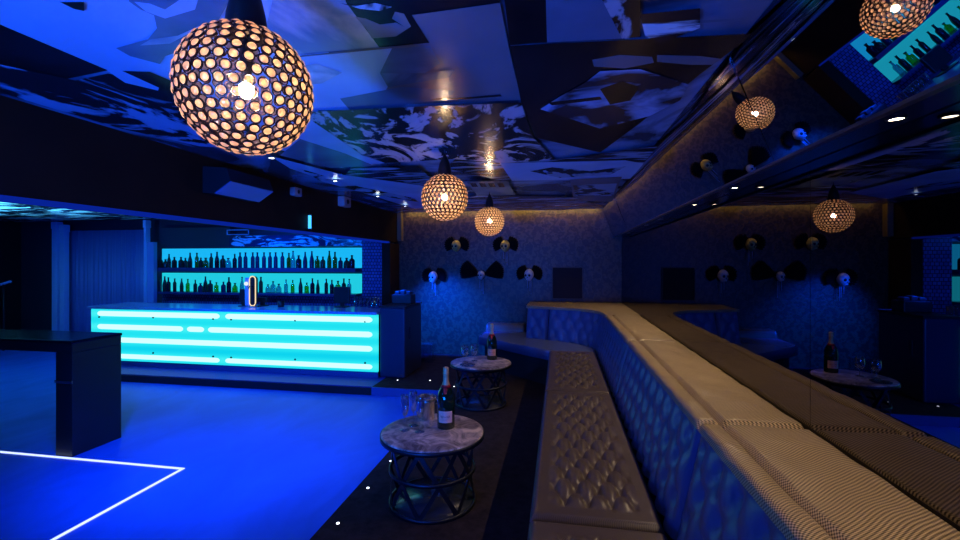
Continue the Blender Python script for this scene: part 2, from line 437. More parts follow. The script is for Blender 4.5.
def soft_slab(x0, x1, y0, y1, z0, z1, crown=.008, wr=.003):
    def fn(a, c):
        x = x0+(x1-x0)*a; y = y0+(y1-y0)*c
        ex = min(a,1-a)*(x1-x0); ey = min(c,1-c)*(y1-y0); e = min(ex, ey)
        if e <= 1e-6: return (x, y, z0)
        z = z1-.018*(1-min(1, e/.02))**2+crown*math.sin(PI*a)*min(1, ey/.1)+wr*math.sin(y*21+x*13)*math.sin(x*17-y*7)
        return (x, y, z)
    return grid_mesh(20, 90, fn)
for i, (w, y0, y1) in enumerate(where):
    if i == 0: continue
    t = thing('banquette', 'tufted bench unit with bronze seat and blue back, '+w, 'bench', (.4, (y0+y1)/2, CAR), 0, 'bench units along the mirror wall')
    off = Vector((-.4, -(y0+y1)/2, -CAR))
    def put(bm_or_mb, name, m, o=off, t=t):
        if isinstance(bm_or_mb, MB): mb = bm_or_mb
        else: mb = MB(); mb.merge(bm_or_mb)
        ob = mb.build(name, m, t); ob.location = o; return ob
    put(MB().box(-.09, .90, y0, y1, CAR, Zs-.11), 'base', M['base_dark'])
    put(seat_bm(-.13, .415, y0+.004, y1-.004, Zs, Zs-.109), 'seat_cushion', M['seat'])
    put(MB().box(.575, .915, y0, y1, Zs-.108, Zl-.036), 'back_frame', M['base_dark'])
    yb1 = y1
    put(back_bm([(.535, y0+.003), (.535, yb1-.003)], Zs-.05, Zl-.022, .10), 'backrest', M['blueback'])
    put(soft_slab(.525, .612, y0+.003, yb1-.003, Zl-.032, Zl, .006), 'ledge_roll', M['ledge'])
    put(soft_slab(.614, .918, y0+.003, yb1-.003, Zl-.033, Zl+.002, .006), 'ledge_panel', M['ledge'])
# corner unit
t = thing('corner_banquette', 'corner bench unit curving along the patterned back wall', 'bench', (0, 6.4, CAR), 0)
off = Vector((0, -6.4, -CAR))
def put(mb, name, m):
    ob = mb.build(name, m, t); ob.location = off; return ob
bk = [(.535,5.456),(.53,5.60),(.50,5.82),(.42,5.98),(.28,6.12),(.08,6.21),(-.15,6.29)]
mb = MB(); mb.merge(back_bm([(x,y) for x,y in bk], Zs-.05, Zl-.035, .10)); put(mb, 'backrest', M['blueback'])
mb = MB(); mb.merge(back_bm([(-.16,6.295),(-.46,6.40)], Zs-.05, Zl-.035, .08)); put(mb, 'end_backrest', M['blueback'])
mb = MB().prism([(.60,5.456),(.93-.012,5.456),(.918,7.09),(-.46,7.09),(-.46,6.45),(-.15,6.34),(.08,6.26),(.30,6.17),(.46,6.02),(.55,5.84)], Zs-.1, Zl-.036); put(mb, 'back_frame', M['base_dark'])
mb = MB().prism([(.525,5.456),(.918,5.456),(.918,7.095),(-.47,7.095),(-.47,6.385),(-.15,6.27),(.07,6.19),(.27,6.10),(.41,5.965),(.49,5.81),(.52,5.62)], Zl-.034, Zl); put(mb, 'ledge_panel', M['ledge'])
sp = [(-.13,5.454),(.42,5.454),(.42,5.62),(.38,5.78),(.31,5.90),(.20,6.0),(.03,6.10),(-.17,6.18),(-.50,6.31),(-.50,7.09),(-1.15,7.09),(-1.15,6.36),(-.98,6.16),(-.8,6.03),(-.45,5.72)]
def inset_seat():
    mb = MB().prism(sp, Zs-.13, Zs-.01)
    bmesh.ops.bevel(mb.bm, geom=[e for e in mb.bm.edges if abs(e.verts[0].co.z-e.verts[1].co.z) < 1e-4 and e.verts[0].co.z > Zs-.05], offset=.035, segments=4, affect='EDGES', profile=.6)
    for f in mb.bm.faces: f.smooth = abs(f.normal.z) < .99
    return mb
M['seat_blue'] = mat('satin_seat_edge', (.10,.14,.26), .25)
put(inset_seat(), 'seat_cushion', M['seat_blue'])
# tufted pad on the corner seat
mb = MB(); mb.merge(seat_bm(-1.13, -.52, 6.85, 7.085, Zs+.10, Zs-.02, 40, 24)); put(mb, 'back_bolster', M['seat'])
put(MB().prism([(x*.93 if x < 0 else x, y+.05 if y < 7 else y) for x, y in sp], CAR, Zs-.13), 'base', M['base_dark'])
# picture-like hatch on the back wall
p0, p1 = at_y(552, 299, BACK), at_y(583, 267, BACK)
t = thing('wall_frame', 'thin dark frame around a patterned panel above the corner bench', 'frame', (p0.x, BACK-.01, p0.z))
mb = MB(); w = p1.x-p0.x; h = p1.z-p0.z; fz = .012
for q in ((0,w,0,fz),(0,w,h-fz,h),(0,fz,fz,h-fz),(w-fz,w,fz,h-fz)): mb.box(q[0],q[1],-.02,.008,q[2],q[3])
mb.build('moulding', mat('dull_gold_frame', (.07,.04,.02), .5, .3), t)
MB().box(fz,w-fz,-.004,.008,fz,h-fz).build('inner_panel', mat('dark_panel', (.02,.012,.01), .6, spec=.15), t)

# ------------------------------------------------------------------ pendants
def pendant():
    t = thing('pendant_lamp', 'large globe pendant lamp of bronze rings nearest the viewer', 'lamp', (-.787, 1.025, H+.437), 0, 'globe pendants hanging over the tables')
    R = .157; rows = 17; beads = []
    dphi = PI/(rows+1)
    for r_ in range(rows):
        ph = -PI/2+dphi*(r_+1); rr = R*math.cos(ph); n = max(5, int(round(2*PI*rr/(R*dphi*1.12))))
        for k in range(n):
            th = 2*PI*(k+.5*(r_%2))/n
            beads.append((Vector((math.cos(ph)*math.cos(th), math.cos(ph)*math.sin(th), math.sin(ph))), R*dphi))
    # ring lattice
    mb = MB()
    for d, s in beads:
        up = Vector((0,0,1)) if abs(d.z) < .98 else Vector((1,0,0))
        a = d.cross(up).normalized(); b_ = a.cross(d); rad = s*.445
        pts = [d*R+(a*math.cos(2*PI*j/14)+b_*math.sin(2*PI*j/14))*rad for j in range(14)]
        nn = 4; rings = []
        for j, p in enumerate(pts):
            o_ = (p-d*R).normalized(); rings.append([mb.bm.verts.new(p+(o_*math.cos(2*PI*q/nn+PI/4)+d*math.sin(2*PI*q/nn+PI/4)*1.9)*.0016) for q in range(nn)])
        for j in range(14):
            A1, B1 = rings[j], rings[(j+1)%14]
            for q in range(nn): mb.bm.faces.new((A1[q],A1[(q+1)%nn],B1[(q+1)%nn],B1[q]))
    mb.build('ring_lattice', M['bronze'], t)
    # crystal beads: the hundred that face the viewer one by one, the rest as one part
    bm_ = MB(); bm_.sphere((0,0,0), R*dphi*.365, 1, 1, .55, 12, 8)
    m = bpy.data.materials.new('crystal_bead'); m.use_nodes = True; nt = m.node_tree; nt.nodes.clear()
    tl = nt.nodes.new('ShaderNodeBsdfTranslucent'); tl.inputs[0].default_value = (1,.74,.50,1)
    tp = nt.nodes.new('ShaderNodeBsdfTransparent'); tp.inputs[0].default_value = (1,.85,.68,1)
    gl = nt.nodes.new('ShaderNodeBsdfGlossy'); gl.inputs['Roughness'].default_value = .15
    x1 = nt.nodes.new('ShaderNodeMixShader'); x1.inputs[0].default_value = .35; x2 = nt.nodes.new('ShaderNodeMixShader'); x2.inputs[0].default_value = .08
    o_ = nt.nodes.new('ShaderNodeOutputMaterial')
    nt.links.new(tl.outputs[0], x1.inputs[1]); nt.links.new(tp.outputs[0], x1.inputs[2]); nt.links.new(x1.outputs[0], x2.inputs[1]); nt.links.new(gl.outputs[0], x2.inputs[2]); nt.links.new(x2.outputs[0], o_.inputs[0])
    M['crystal'] = m
    view = Vector((.60,-.75,-.30)).normalized()
    beads.sort(key=lambda q: -q[0].dot(view))
    first = None
    for d, s in beads[:100]:
        if first is None: first = bm_.build('crystal_bead', m, t); o = first
        else: o = first.copy(); C.objects.link(o); o.parent = t
        o.location = d*R; o.rotation_euler = d.to_track_quat('Z','Y').to_euler()
    mb = MB()
    for d, s in beads[100:]:
        tt = bmesh.new(); bmesh.ops.create_uvsphere(tt, u_segments=8, v_segments=6, radius=s*.365)
        for f in tt.faces: f.smooth = True
        mb.merge(tt, Matrix.Translation(d*R) @ d.to_track_quat('Z','Y').to_matrix().to_4x4() @ Matrix.Diagonal((1,1,.55,1)))
    tag(mb.build('crystal_beads', m, t), kind='stuff')
    top = CEIL-(H+.437)
    MB().lathe([(0,.135),(.052,.135),(.050,.155),(.046,.19),(.036,.235),(.018,.275),(.006,.30),(.004,.305),(0,.305)], 24).build('cap', mat('cap_bronze', (.03,.016,.012), .5, .5), t)
    MB().lathe([(0,.30),(.004,.30),(.004,top-.001),(0,top-.001)], 10).build('cord', M['black'], t)
    MB().lathe([(0,top-.016),(.045,top-.016),(.05,top-.011),(.05,top-.031+.03),(0,top-.001)], 20).build('ceiling_rose', M['bronze'], t)
    MB().lathe([(0,.020),(.009,.022),(.016,.029),(.0185,.040),(.016,.051),(.009,.058),(.004,.060),(0,.060)], 20, (0,0,-.04)).build('bulb', emis('warm_bulb', (1,.68,.40), 300), t)
    MB().lathe([(0,.021),(.010,.021),(.012,.04),(.016,.058),(.016,.11),(.006,.13),(0,.136)], 12).build('lamp_holder', M['black'], t)
    return t
pd = pendant()
dup(pd, (-.785, 3.02, H+.4465), 1.1, 'middle globe pendant lamp of bronze rings, over the near table')
dup(pd, (-.762, 4.88, H+.4465), 2.0, 'farthest and smallest looking globe pendant lamp, before the back wall')

# ------------------------------------------------------------------ drum tables
M['stone'] = mat('mottled_stone', (.35,.3,.3), .32)
m = M['stone']; lk(m, ramp(m, noise(m, coords(m), 7, 7, .65, 1.4), [(.36,(.12,.085,.075)),(.5,(.48,.38,.32)),(.62,(.95,.78,.64))]), bsdf(m).inputs['Base Color'])
def drum_table():
    t = thing('drum_table', 'round stone-topped drum table nearest the viewer, with glasses, bucket and bottle', 'table', (-.79, 2.74, CAR), 0, 'drum tables beside the bench')
    MB().lathe([(0,.405),(.312,.405),(.318,.410),(.320,.418),(.320,.432),(.317,.438),(.310,.44),(0,.44)], 72).build('table_top', M['stone'], t)
    MB().lathe([(.3205,.407),(.3255,.407),(.3255,.432),(.3205,.432),(.3205,.407)], 72).build('rim_band', M['metal'], t)
    Rb = .268
    for z, h, nm in ((.0,.022,'bottom_ring'), (.205,.022,'middle_ring'), (.383,.022,'top_ring')):
        MB().lathe([(Rb-.007,z),(Rb+.003,z),(Rb+.003,z+h),(Rb-.007,z+h),(Rb-.007,z)], 64).build(nm, M['metal'], t)
    MB().lathe([(0,.004),(Rb-.008,.004),(Rb-.008,.012),(0,.012)], 48).build('base_plate', mat('dark_gloss_plate', (.03,.04,.06), .25), t)
    for k in range(7):
        for sg in (1,-1):
            mb = MB(); path = []
            for j in range(13):
                a = 2*PI*k/7+sg*(j/12)*(2*PI/7)+(.2); z = .012+.381*j/12
                nr = Vector((math.cos(a), math.sin(a), 0)); tg = Vector((-math.sin(a)*sg*Rb*2*PI/7, math.cos(a)*sg*Rb*2*PI/7, .381)).normalized()
                path.append((nr*(Rb-.0095-(.0042 if sg > 0 else 0))+Vector((0,0,z)), nr, nr.cross(tg)))
            mb.strip(path, .026, .004).build('cross_strap', M['metal'], t)
    return t
tb = drum_table()
dup(tb, (-.825, 4.70, CAR), .4, 'round stone-topped drum table farther away, beside the corner bench')
TT = CAR+.44
def bottle(loc, rz, label, lab_m):
    t = thing('champagne_bottle', label, 'bottle', loc, rz, 'champagne bottles on the drum tables')
    MB().lathe([(0,.004),(.03,.0),(.052,.0),(.0565,.006),(.0565,.175),(.055,.20),(.048,.228),(.036,.252),(.025,.272),(.0185,.29),(.0165,.30)], 36).build('body', M['green_glass'], t)
    MB().lathe([(.0255,.2735),(.0195,.291),(.0175,.31),(.0172,.338),(.0195,.342),(.0195,.350),(.0178,.353),(.019,.372),(.0175,.383),(.010,.387),(0,.387)], 28).build('foil', M['gold'], t)
    MB().lathe([(.0335,.2585),(.0345,.2570),(.0255,.2745),(.0240,.2740),(.0335,.2585)], 28).build('neck_ribbon', M['red'], t)
    mb = MB(); mb.prism([(-.012,-.030),(0,-.036),(.012,-.030),(.007,-.052),(0,-.058),(-.007,-.052)], 0, .0001); mb.bm.free(); mb = MB()
    # ribbon tail lying on the shoulder
    for x in (-1,1):
        vs = [mb.bm.verts.new(p) for p in ((0,-.0350,.2585),(x*.012,-.0335,.2575),(x*.009,-.0500,.2280),(0,-.0520,.2230))]; mb.bm.faces.new(vs)
    mb.build('ribbon_tail', M['red'], t)
    mb = MB()
    n = 16; a0, a1 = -PI/2-.85, -PI/2+.85; r = .0570
    vs = [[mb.bm.verts.new((r*math.cos(a0+(a1-a0)*k/n), r*math.sin(a0+(a1-a0)*k/n), z)) for z in (.045,.118)] for k in range(n+1)]
    for k in range(n): mb.bm.faces.new((vs[k][0],vs[k+1][0],vs[k+1][1],vs[k][1]))
    lab = mb.build('label', lab_m, t)
    # script marks printed on the label
    mb = MB(); r = .0574; pts = []
    for j in range(60):
        u = j/59; a = -PI/2-.55+1.1*u; pts.append((r*math.cos(a), r*math.sin(a), .083+.008*math.sin(u*42)*(.6+.4*math.sin(u*9))))
    mb.tube(pts, .0009, 4)
    mb.tube([((r)*math.cos(-PI/2-.4+.8*j/12), r*math.sin(-PI/2-.4+.8*j/12), .065) for j in range(13)], .0007, 4)
    mb.build('label_script', M['ink'], lab)
    return t
cb = bottle((-.721, 2.807, TT), .15, 'green champagne magnum with gold foil, red ribbon and pink label on near table', M['label'])
dup(cb, (-.733, 4.865, TT), .1, 'champagne magnum with cream label standing on the far table')
def flute(loc, label, sc_=1):
    t = thing('champagne_flute', label, 'glass', loc, 0, 'flutes on the near table')
    MB().lathe([(0,.0),(.031,.0),(.032,.002),(.012,.005),(.004,.009),(0,.009)], 24).build('foot', M['glass'], t)
    MB().lathe([(.0035,.008),(.003,.04),(.003,.075),(.004,.085)], 10).build('stem', M['glass'], t)
    MB().lathe([(.003,.083),(.014,.098),(.023,.125),(.026,.155),(.025,.19),(.0225,.222),(.0215,.222),(.024,.19),(.025,.155),(.022,.126),(.013,.10),(0,.09)], 24).build('bowl', M['glass'], t)
    return t
fl = flute((-.963, 2.71, TT), 'empty champagne flute, leftmost of three on the near table')
dup(fl, (-.936, 2.80, TT), 0, 'empty champagne flute standing behind the leftmost one, near table')
dup(fl, (-.862, 2.70, TT), .5, 'empty champagne flute in front of the steel ice bucket')
# ice bucket
t = thing('ice_bucket', 'small polished steel ice bucket on the near table', 'ice bucket', (-.885, 2.94, TT))
MB().lathe([(0,.0),(.044,.0),(.047,.004),(.060,.146),(.063,.150),(.063,.153),(.058,.153),(.056,.146),(.043,.008),(0,.008)], 40).build('pail', M['chrome'], t)
MB().lathe([(.0600,.120),(.0612,.120),(.0622,.134),(.0605,.134),(.0600,.120)], 40).build('band', M['chrome'], t)
for sx in (-1,1):
    MB().tube([(sx*(.0585+.022*math.sin(PI*j/10)), 0, .105+.03*(1-math.cos(PI*j/10))*.5) for j in range(11)], .003, 8).build('handle', M['chrome'], t)
def goblet(loc, label):
    t = thing('wine_goblet', label, 'glass', loc, 0, 'goblets on the far table')
    MB().lathe([(0,0),(.034,0),(.035,.002),(.01,.006),(0,.008)], 20).build('foot', M['glass'], t)
    MB().lathe([(.004,.006),(.0035,.05),(.004,.062)], 10).build('stem', M['glass'], t)
    MB().lathe([(0,.06),(.02,.066),(.036,.09),(.040,.12),(.036,.155),(.033,.175),(.032,.175),(.035,.155),(.0385,.12),(.035,.092),(.019,.069),(0,.064)], 24).build('bowl', M['glass'], t)
    return t
gb = goblet((-.99, 4.66, TT), 'round clear goblet, left of the pair on the far table')
dup(gb, (-.905, 4.74, TT), 0, 'round clear goblet, right of the pair on the far table')
glint = MB().lathe([(0,.0),(.05,0),(.075,.008),(.08,.014),(.078,.015),(.05,.004),(0,.004)], 28).build('table_reflection', M['acrylic'], None, (-.93, 4.50, TT))  # glass ring added in place of a blue reflection on the table top
tag(glint, 'low clear glass dish standing in for a blue reflection on the far table', 'glint')

# ------------------------------------------------------------------ bar
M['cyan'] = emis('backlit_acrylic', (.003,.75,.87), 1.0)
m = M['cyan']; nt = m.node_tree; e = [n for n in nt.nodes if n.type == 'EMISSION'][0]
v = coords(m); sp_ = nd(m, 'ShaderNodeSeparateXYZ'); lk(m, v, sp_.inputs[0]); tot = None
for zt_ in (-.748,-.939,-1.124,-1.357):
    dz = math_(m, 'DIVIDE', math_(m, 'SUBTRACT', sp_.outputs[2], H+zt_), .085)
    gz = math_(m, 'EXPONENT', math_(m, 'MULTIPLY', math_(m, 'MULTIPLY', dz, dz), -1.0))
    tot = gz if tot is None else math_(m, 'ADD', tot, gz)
lk(m, ramp(m, tot, [(0,(.0,.36,.84)),(.2,(.0,.62,.86)),(.7,(.02,.80,.90)),(1,(.06,.88,.93))]), e.inputs[0])  # glow around the tubes painted into the panel emission as soft bands
M['tube'] = emis('bar_tube', (.55,.97,1.0), 1.25)
M['bar_top'] = mat('bar_top', (.30,.45,.75), .15, spec=.6)
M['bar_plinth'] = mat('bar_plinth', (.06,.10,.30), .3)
bx0, bx1, by = -6.76, -2.318, 5.5
M['step'] = mat('step_blue', (.008,.035,.30), .5, spec=.15)
t = thing('bar_counter', 'long bar counter with glowing cyan front panels and white light tubes', 'bar counter', ((bx0+bx1)/2, by, 0))
o_ = Vector((-(bx0+bx1)/2, -by, 0))
def part(mb, n, m, par=t): ob = mb.build(n, m, par); ob.location = o_ if par is t else (0,0,0); return ob
BT = H-.645; PT, PB = H-.682, H-1.425
tp = MB().prism([(bx0-.03,by-.05),(bx1,by-.05),(bx1,by+.40),(bx1-.35,by+.40),(bx1-.35,by+.62),(bx0-.03,by+.62)], BT-.035, BT)
part(tp, 'counter_top', M['bar_top'])
part(MB().box(bx0, bx1-.01, by+.03, by+.10, CAR, BT-.036), 'body', M['base_dark'])
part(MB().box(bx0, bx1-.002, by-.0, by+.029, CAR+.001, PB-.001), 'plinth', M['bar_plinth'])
part(MB().box(bx1-.10, bx1-.002, by+.101, by+.38, CAR+.001, BT-.036), 'side_panel', M['black'])
struct(MB().box(bx0-.03, -2.227, 5.10, by+.62, .001, CAR-.001), 'floor_step', M['step'])
struct(MB().box(bx0-.03, -2.227, 5.085, 5.099, .001, CAR-.012), 'trim_7', M['black'])
struct(MB().box(-2.226, -1.335, 5.085, 5.099, .001, CAR-.002), 'lit_riser_strip', M['bar_plinth'])  # lighter strip added on the riser, blue light put into its colour
sx_ = at_y(223, 330, by).x
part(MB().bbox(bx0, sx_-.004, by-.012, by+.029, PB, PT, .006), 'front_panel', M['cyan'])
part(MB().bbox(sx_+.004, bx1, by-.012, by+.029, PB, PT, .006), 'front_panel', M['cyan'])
b1 = at_y(184, 330, by).x; b2 = at_y(188, 330, by).x; b3 = at_y(205, 330, by).x; b4 = at_y(209, 330, by).x
for zz, segs in ((-.748,[(bx0+.12,sx_-.04),(sx_+.05,bx1-.07)]), (-.939,[(bx0+.12,b1),(b2,b3),(b4,bx1-.07)]), (-1.124,[(bx0+.12,bx1-.07)]), (-1.357,[(bx0+.12,sx_-.04),(sx_+.05,bx1-.07)])):
    for xa, xb in segs:
        r = .036 if zz > -1.2 else .032
        pts = []; rr = []
        for k in range(7): pts.append((xa+r*1.6*(1-math.cos(PI/2*k/6)), by-.012, H+zz)); rr.append(max(.002, r*math.sin(PI/2*k/6)))
        for k in range(7): pts.append((xb-r*1.6*(1-math.cos(PI/2*(6-k)/6)), by-.012, H+zz)); rr.append(max(.002, r*math.sin(PI/2*(6-k)/6)))
        mb = MB().tube(pts, rr, 12)
        for vv in mb.bm.verts: vv.co.y = (by-.016)+(vv.co.y-(by-.012))*.35
        part(mb, 'light_tube', M['tube'])
for px, py in ((153,317.5),(213,319),(231,319.5),(295,320.5),(365,321.5),(153,353),(213,356.5),(231,357.5),(295,359.5),(365,363),(99,317)):
    q = at_y(px, py, by-.02); part(MB().sphere((q.x, by-.018, q.z), .014, 1,.8,1, 10, 6), 'panel_bolt', M['metal'])
# end block
t2 = thing('end_cabinet', 'plain dark blue upright cabinet at the right end of the bar', 'cabinet', (-2.13, 5.88, CAR))
for nm, mb, m_ in (('body', MB().bbox(-2.31,-1.965,5.53,6.24,CAR+.001,H-.594,.02,3), mat('dark_blue_lacquer',(.02,.03,.07),.35)), ('top', MB().bbox(-2.313,-1.955,5.52,6.25,H-.593,H-.572,.006), M['black']),
                   ('latch', MB().bbox(-1.966,-1.955,5.68,5.73,H-1.02,H-.86,.004), M['metal'])):
    ob = mb.build(nm, m_, t2); ob.location = (2.13,-5.88,-CAR)
# acrylic cube
q0, q1 = at_z(423, 361, CAR), at_z(434, 361, CAR)
t = thing('acrylic_stand', 'small clear acrylic stand glinting blue beside the dark end cabinet', 'stand', ((q0.x+q1.x)/2, q0.y, CAR))
for nm, a in (('side_panel',(-.085,-.080,-.08,.08,0,.26)),('side_panel',(.080,.085,-.08,.08,0,.26)),('front_panel',(-.079,.079,-.085,-.080,0,.26)),('top_panel',(-.085,.085,-.086,.08,.261,.268))):
    MB().box(*a).build(nm, M['acrylic'], t)
# tap tower
BT = H-.645
q = at_z(253.5, 307, BT)
t = thing('beer_tap_tower', 'tall beer tap with a glowing rounded outline, standing on the bar', 'beer tap', (q.x, q.y, BT))
MB().lathe([(0,0),(.06,0),(.06,.012),(.03,.02),(0,.02)], 24).build('foot', M['chrome'], t)
def capsule(w, h, n=10):
    r = w/2; P = []
    for k in range(n+1): a = PI*k/n; P.append((r*math.cos(a), h/2-r+r*math.sin(a)))
    for k in range(n+1): a = PI+PI*k/n; P.append((r*math.cos(a), -(h/2-r)+r*math.sin(a)))
    return P
def cap_solid(w, h, y0, y1, zc):
    mb = MB(); P = capsule(w, h)
    a = [mb.bm.verts.new((x,y0,z+zc)) for x,z in P]; c = [mb.bm.verts.new((x,y1,z+zc)) for x,z in P]; n = len(P)
    mb.bm.faces.new(a); mb.bm.faces.new(c[::-1])
    for i in range(n): mb.bm.faces.new((a[i],c[i],c[(i+1)%n],a[(i+1)%n]))
    return mb
cap_solid(.095,.42,-.02,.03,.23).build('column', M['black'], t)
MB().tube([(x,-.022,z+.23) for x,z in capsule(.095,.42)], .008, 8, True).build('light_outline', emis('tap_outline',(1,.75,.45),1.1), t)
MB().box(-.13,-.062,-.01,.03,.02,.42).build('side_column', M['bar_top'], t)
MB().sphere((-.095,-.03,.335), .028).build('knob', emis('tap_knob',(.8,.9,1),1.0), t)
MB().tube([(0,-.02,.30),(0,-.09,.30),(0,-.11,.27)], .010, 8).build('spout', M['chrome'], t)
# dark things on the counter
def ctr(px, py=306):
    q = at_z(px, py+1.6, BT)
    return q if q.y < by+.50 else at_y(px, 300, by+.50)
def till(px, w, h, label):
    q = ctr(px, 304.5); t = thing('till_screen', label, 'screen', (q.x, q.y, BT), 0)
    MB().bbox(-w/2, w/2, -.02, .02, .06, h, .008).build('screen', M['black'], t)
    MB().bbox(-.03,.03,-.0,.03,.015,.07,.004).build('neck', M['black'], t)
    MB().bbox(-w*.35,w*.35,-.07,.08,0,.014,.004).build('foot', M['black'], t)
till(342, .24, .29, 'black till screen standing on the bar right of the tap')
till(243, .09, .25, 'small narrow black screen on the bar just left of the tap')
till(262, .18, .13, 'low wide black card terminal on the bar just right of the tap')
def tumbler(r, h, m):
    return MB().lathe([(0,0),(r*.8,0),(r*.85,.004),(r,h),(r*.94,h),(r*.8,.01),(0,.01)], 18).build('tumbler', m)
q = ctr(281, 305.5); o = tumbler(.05,.09,M['black']); o.location = (q.x,q.y,BT); tag(o, 'dark round cup alone on the bar right of the tap', 'cup')
M['glass_blue'] = thinglass('blue_glass', (.35,.5,.85), .15)
glass0 = None
for k, (px, py) in enumerate([(356.5,305),(361,304),(364.5,305.6),(369,305),(372.5,306.5),(377,305.4)]):
    q = ctr(px, py)
    if glass0 is None:
        glass0 = tumbler(.032,.14,M['glass_blue']); o = glass0
    else: o = glass0.copy(); C.objects.link(o)
    o.location = (q.x, q.y, BT); tag(o, 'tall tumbler in the row at the right end of the bar', 'glass', 'tumblers at the right end of the bar')
t = thing('bar_caddy', 'low black bar caddy with straws on top of the dark end cabinet', 'caddy', (-2.13, 5.95, H-.572))
MB().bbox(-.14,.14,-.10,.10,0,.13,.01).build('box', M['black'], t)
for k in range(3): MB().bbox(-.11+k*.08,-.05+k*.08,-.05,.05,.131,.17+.015*(k%2),.006).build('napkin_block', M['black'], t)

# back bar ---------------------------------------------------------------
X0, X1 = -7.2, -3.28
M['backlit'] = emis('backlit_shelf_panel', (.01,.47,.92), 1.0); M['backlit2'] = emis('backlit_shelf_panel_green', (.015,.60,.76), 1.0)
M['shelf'] = mat('shelf_dark_glass', (.03,.06,.16), .2)
M['mosaic'] = mat('blue_mosaic', (.10,.16,.45), .25)
m = M['mosaic']; br = nd(m, 'ShaderNodeTexBrick'); br.inputs['Scale'].default_value = 1; br.inputs['Brick Width'].default_value = .05; br.inputs['Row Height'].default_value = .05; br.inputs['Mortar Size'].default_value = .005
br.inputs['Color1'].default_value = (.10,.16,.42,1); br.inputs['Color2'].default_value = (.05,.09,.30,1); br.inputs['Mortar'].default_value = (.01,.015,.05,1)
lk(m, coords(m, (1,1,1), (PI/2,0,0)), br.inputs['Vector']); lk(m, br.outputs[0], bsdf(m).inputs['Base Color'])
for n_, a, m_, lb, ct in (('backlit_panel',(X0,X1,7.12,7.2,H-.0997,H+.243),M['backlit'],'glowing cyan panel behind the upper row of bottles','light panel'),
      ('backlit_panel',(X0,X1,7.12,7.2,H-.5247,H-.20),M['backlit2'],'glowing green blue panel behind the lower row of bottles','light panel'),
      ('bottle_shelf',(X0,X1,6.86,7.2,H-.165,H-.10),M['shelf'],'upper dark shelf board carrying bottles behind the bar','shelf'),
      ('bottle_shelf',(X0,X1,6.86,7.2,H-.565,H-.525),M['shelf'],'lower dark shelf board carrying bottles behind the bar','shelf'),
      ('splashback',(X0,X1,7.12,7.2,.8205,H-.566),M['mosaic'],'blue mosaic splashback under the lower bottle shelf','splashback'),
      ('side_upright',(-7.17,-7.03,6.78,6.85,.001,H+.35),mat('pale_blue_upright',(.25,.35,.7),.4),'pale blue upright at the left end of the bottle shelves','upright'),
      ('rear_counter',(-7.02,X1,6.7,7.199,.001,.82),M['shelf'],'dark rear counter below the mosaic splashback','counter')):
    tag(MB().box(*a).build(n_, m_), lb, ct)
M['art_fascia'] = art('fascia_print', (.01,.03,.10), (.5,.8,1), 3.2, .50, .56, 2.4, (.6,1,2.2), 0, .2, 5)
tag(MB().box(-5.75, X1+.13, 7.05, 7.2, H+.27, H+.46).build('printed_fascia', M['art_fascia']), 'printed blue fascia board with pale streaks above the bottle shelves', 'fascia')
tag(MB().box(X0, -5.76, 7.08, 7.2, H+.25, H+.62).build('blank_fascia', M['bar_wall']), 'plain dark fascia board above the left end of the bottle shelves', 'fascia')
struct(MB().box(-3.115, -2.765, 6.75, 7.25, 0, CEIL-.04), 'trim_5', M['mosaic'])
struct(MB().box(-2.76, -2.625, 6.70, 7.25, 0, H+.296), 'trim_6', M['brown_dark'])
# bottles
def bprof(kind):
    if kind == 0: return [(0,0),(.036,0),(.037,.005),(.037,.17),(.030,.195),(.014,.215),(.013,.28),(.015,.283),(.015,.30),(0,.30)]
    if kind == 1: return [(0,0),(.042,0),(.044,.006),(.044,.13),(.040,.155),(.016,.18),(.014,.215),(.018,.22),(.018,.24),(0,.24)]
    if kind == 2: return [(0,0),(.034,0),(.035,.01),(.037,.12),(.030,.18),(.014,.25),(.012,.30),(.014,.305),(.014,.32),(0,.32)]
    if kind == 3: return [(0,0),(.050,0),(.052,.008),(.050,.10),(.035,.14),(.018,.155),(.016,.18),(.022,.185),(.022,.205),(0,.205)]
    return [(0,0),(.031,0),(.032,.005),(.032,.20),(.022,.225),(.013,.24),(.013,.29),(.016,.292),(.016,.31),(0,.31)]
bm_mats = [thinglass('bottle_blue_clear', (.25,.55,.75), .12), mat('bottle_dark', (.004,.008,.02), .1), thinglass('bottle_green', (.10,.55,.12), .1), mat('bottle_navy', (.01,.02,.07), .15), thinglass('bottle_amber', (.25,.25,.08), .1), mat('bottle_green_dark', (.004,.03,.02), .12)]
capm = mat('bottle_cap', (.02,.02,.03), .4)
desc = ['clear glass bottle', 'dark glass bottle', 'bright green bottle', 'navy bottle', 'amber bottle', 'dark green bottle']
kn = ['with a slim neck', 'squat with a short neck', 'with long sloping shoulders', 'low and wide', 'tall and straight']
protos = {}
def place_bottle(x, y, z, kind, mi, shelf, s):
    key = (kind, mi)
    if key not in protos:
        p = bprof(kind); mm = [0]*(len(p)-1); 
        for q in range(len(p)-4, len(p)-1): mm[q] = 1
        protos[key] = MB().lathe(p, 14, mats=mm).build('liquor_bottle', [bm_mats[mi], capm]); o = protos[key]
    else: o = protos[key].copy(); C.objects.link(o)
    o.location = (x, y, z); o.scale = (s*1.2,s*1.2,s)
    tag(o, '%s %s among the bottles on the %s backlit shelf' % (desc[mi], kn[kind], shelf), 'bottle', 'bottles on the %s backlit shelf, %s %s' % (shelf, desc[mi], kn[kind]))
rb = random.Random(3)
x = X0+.10; k = 0
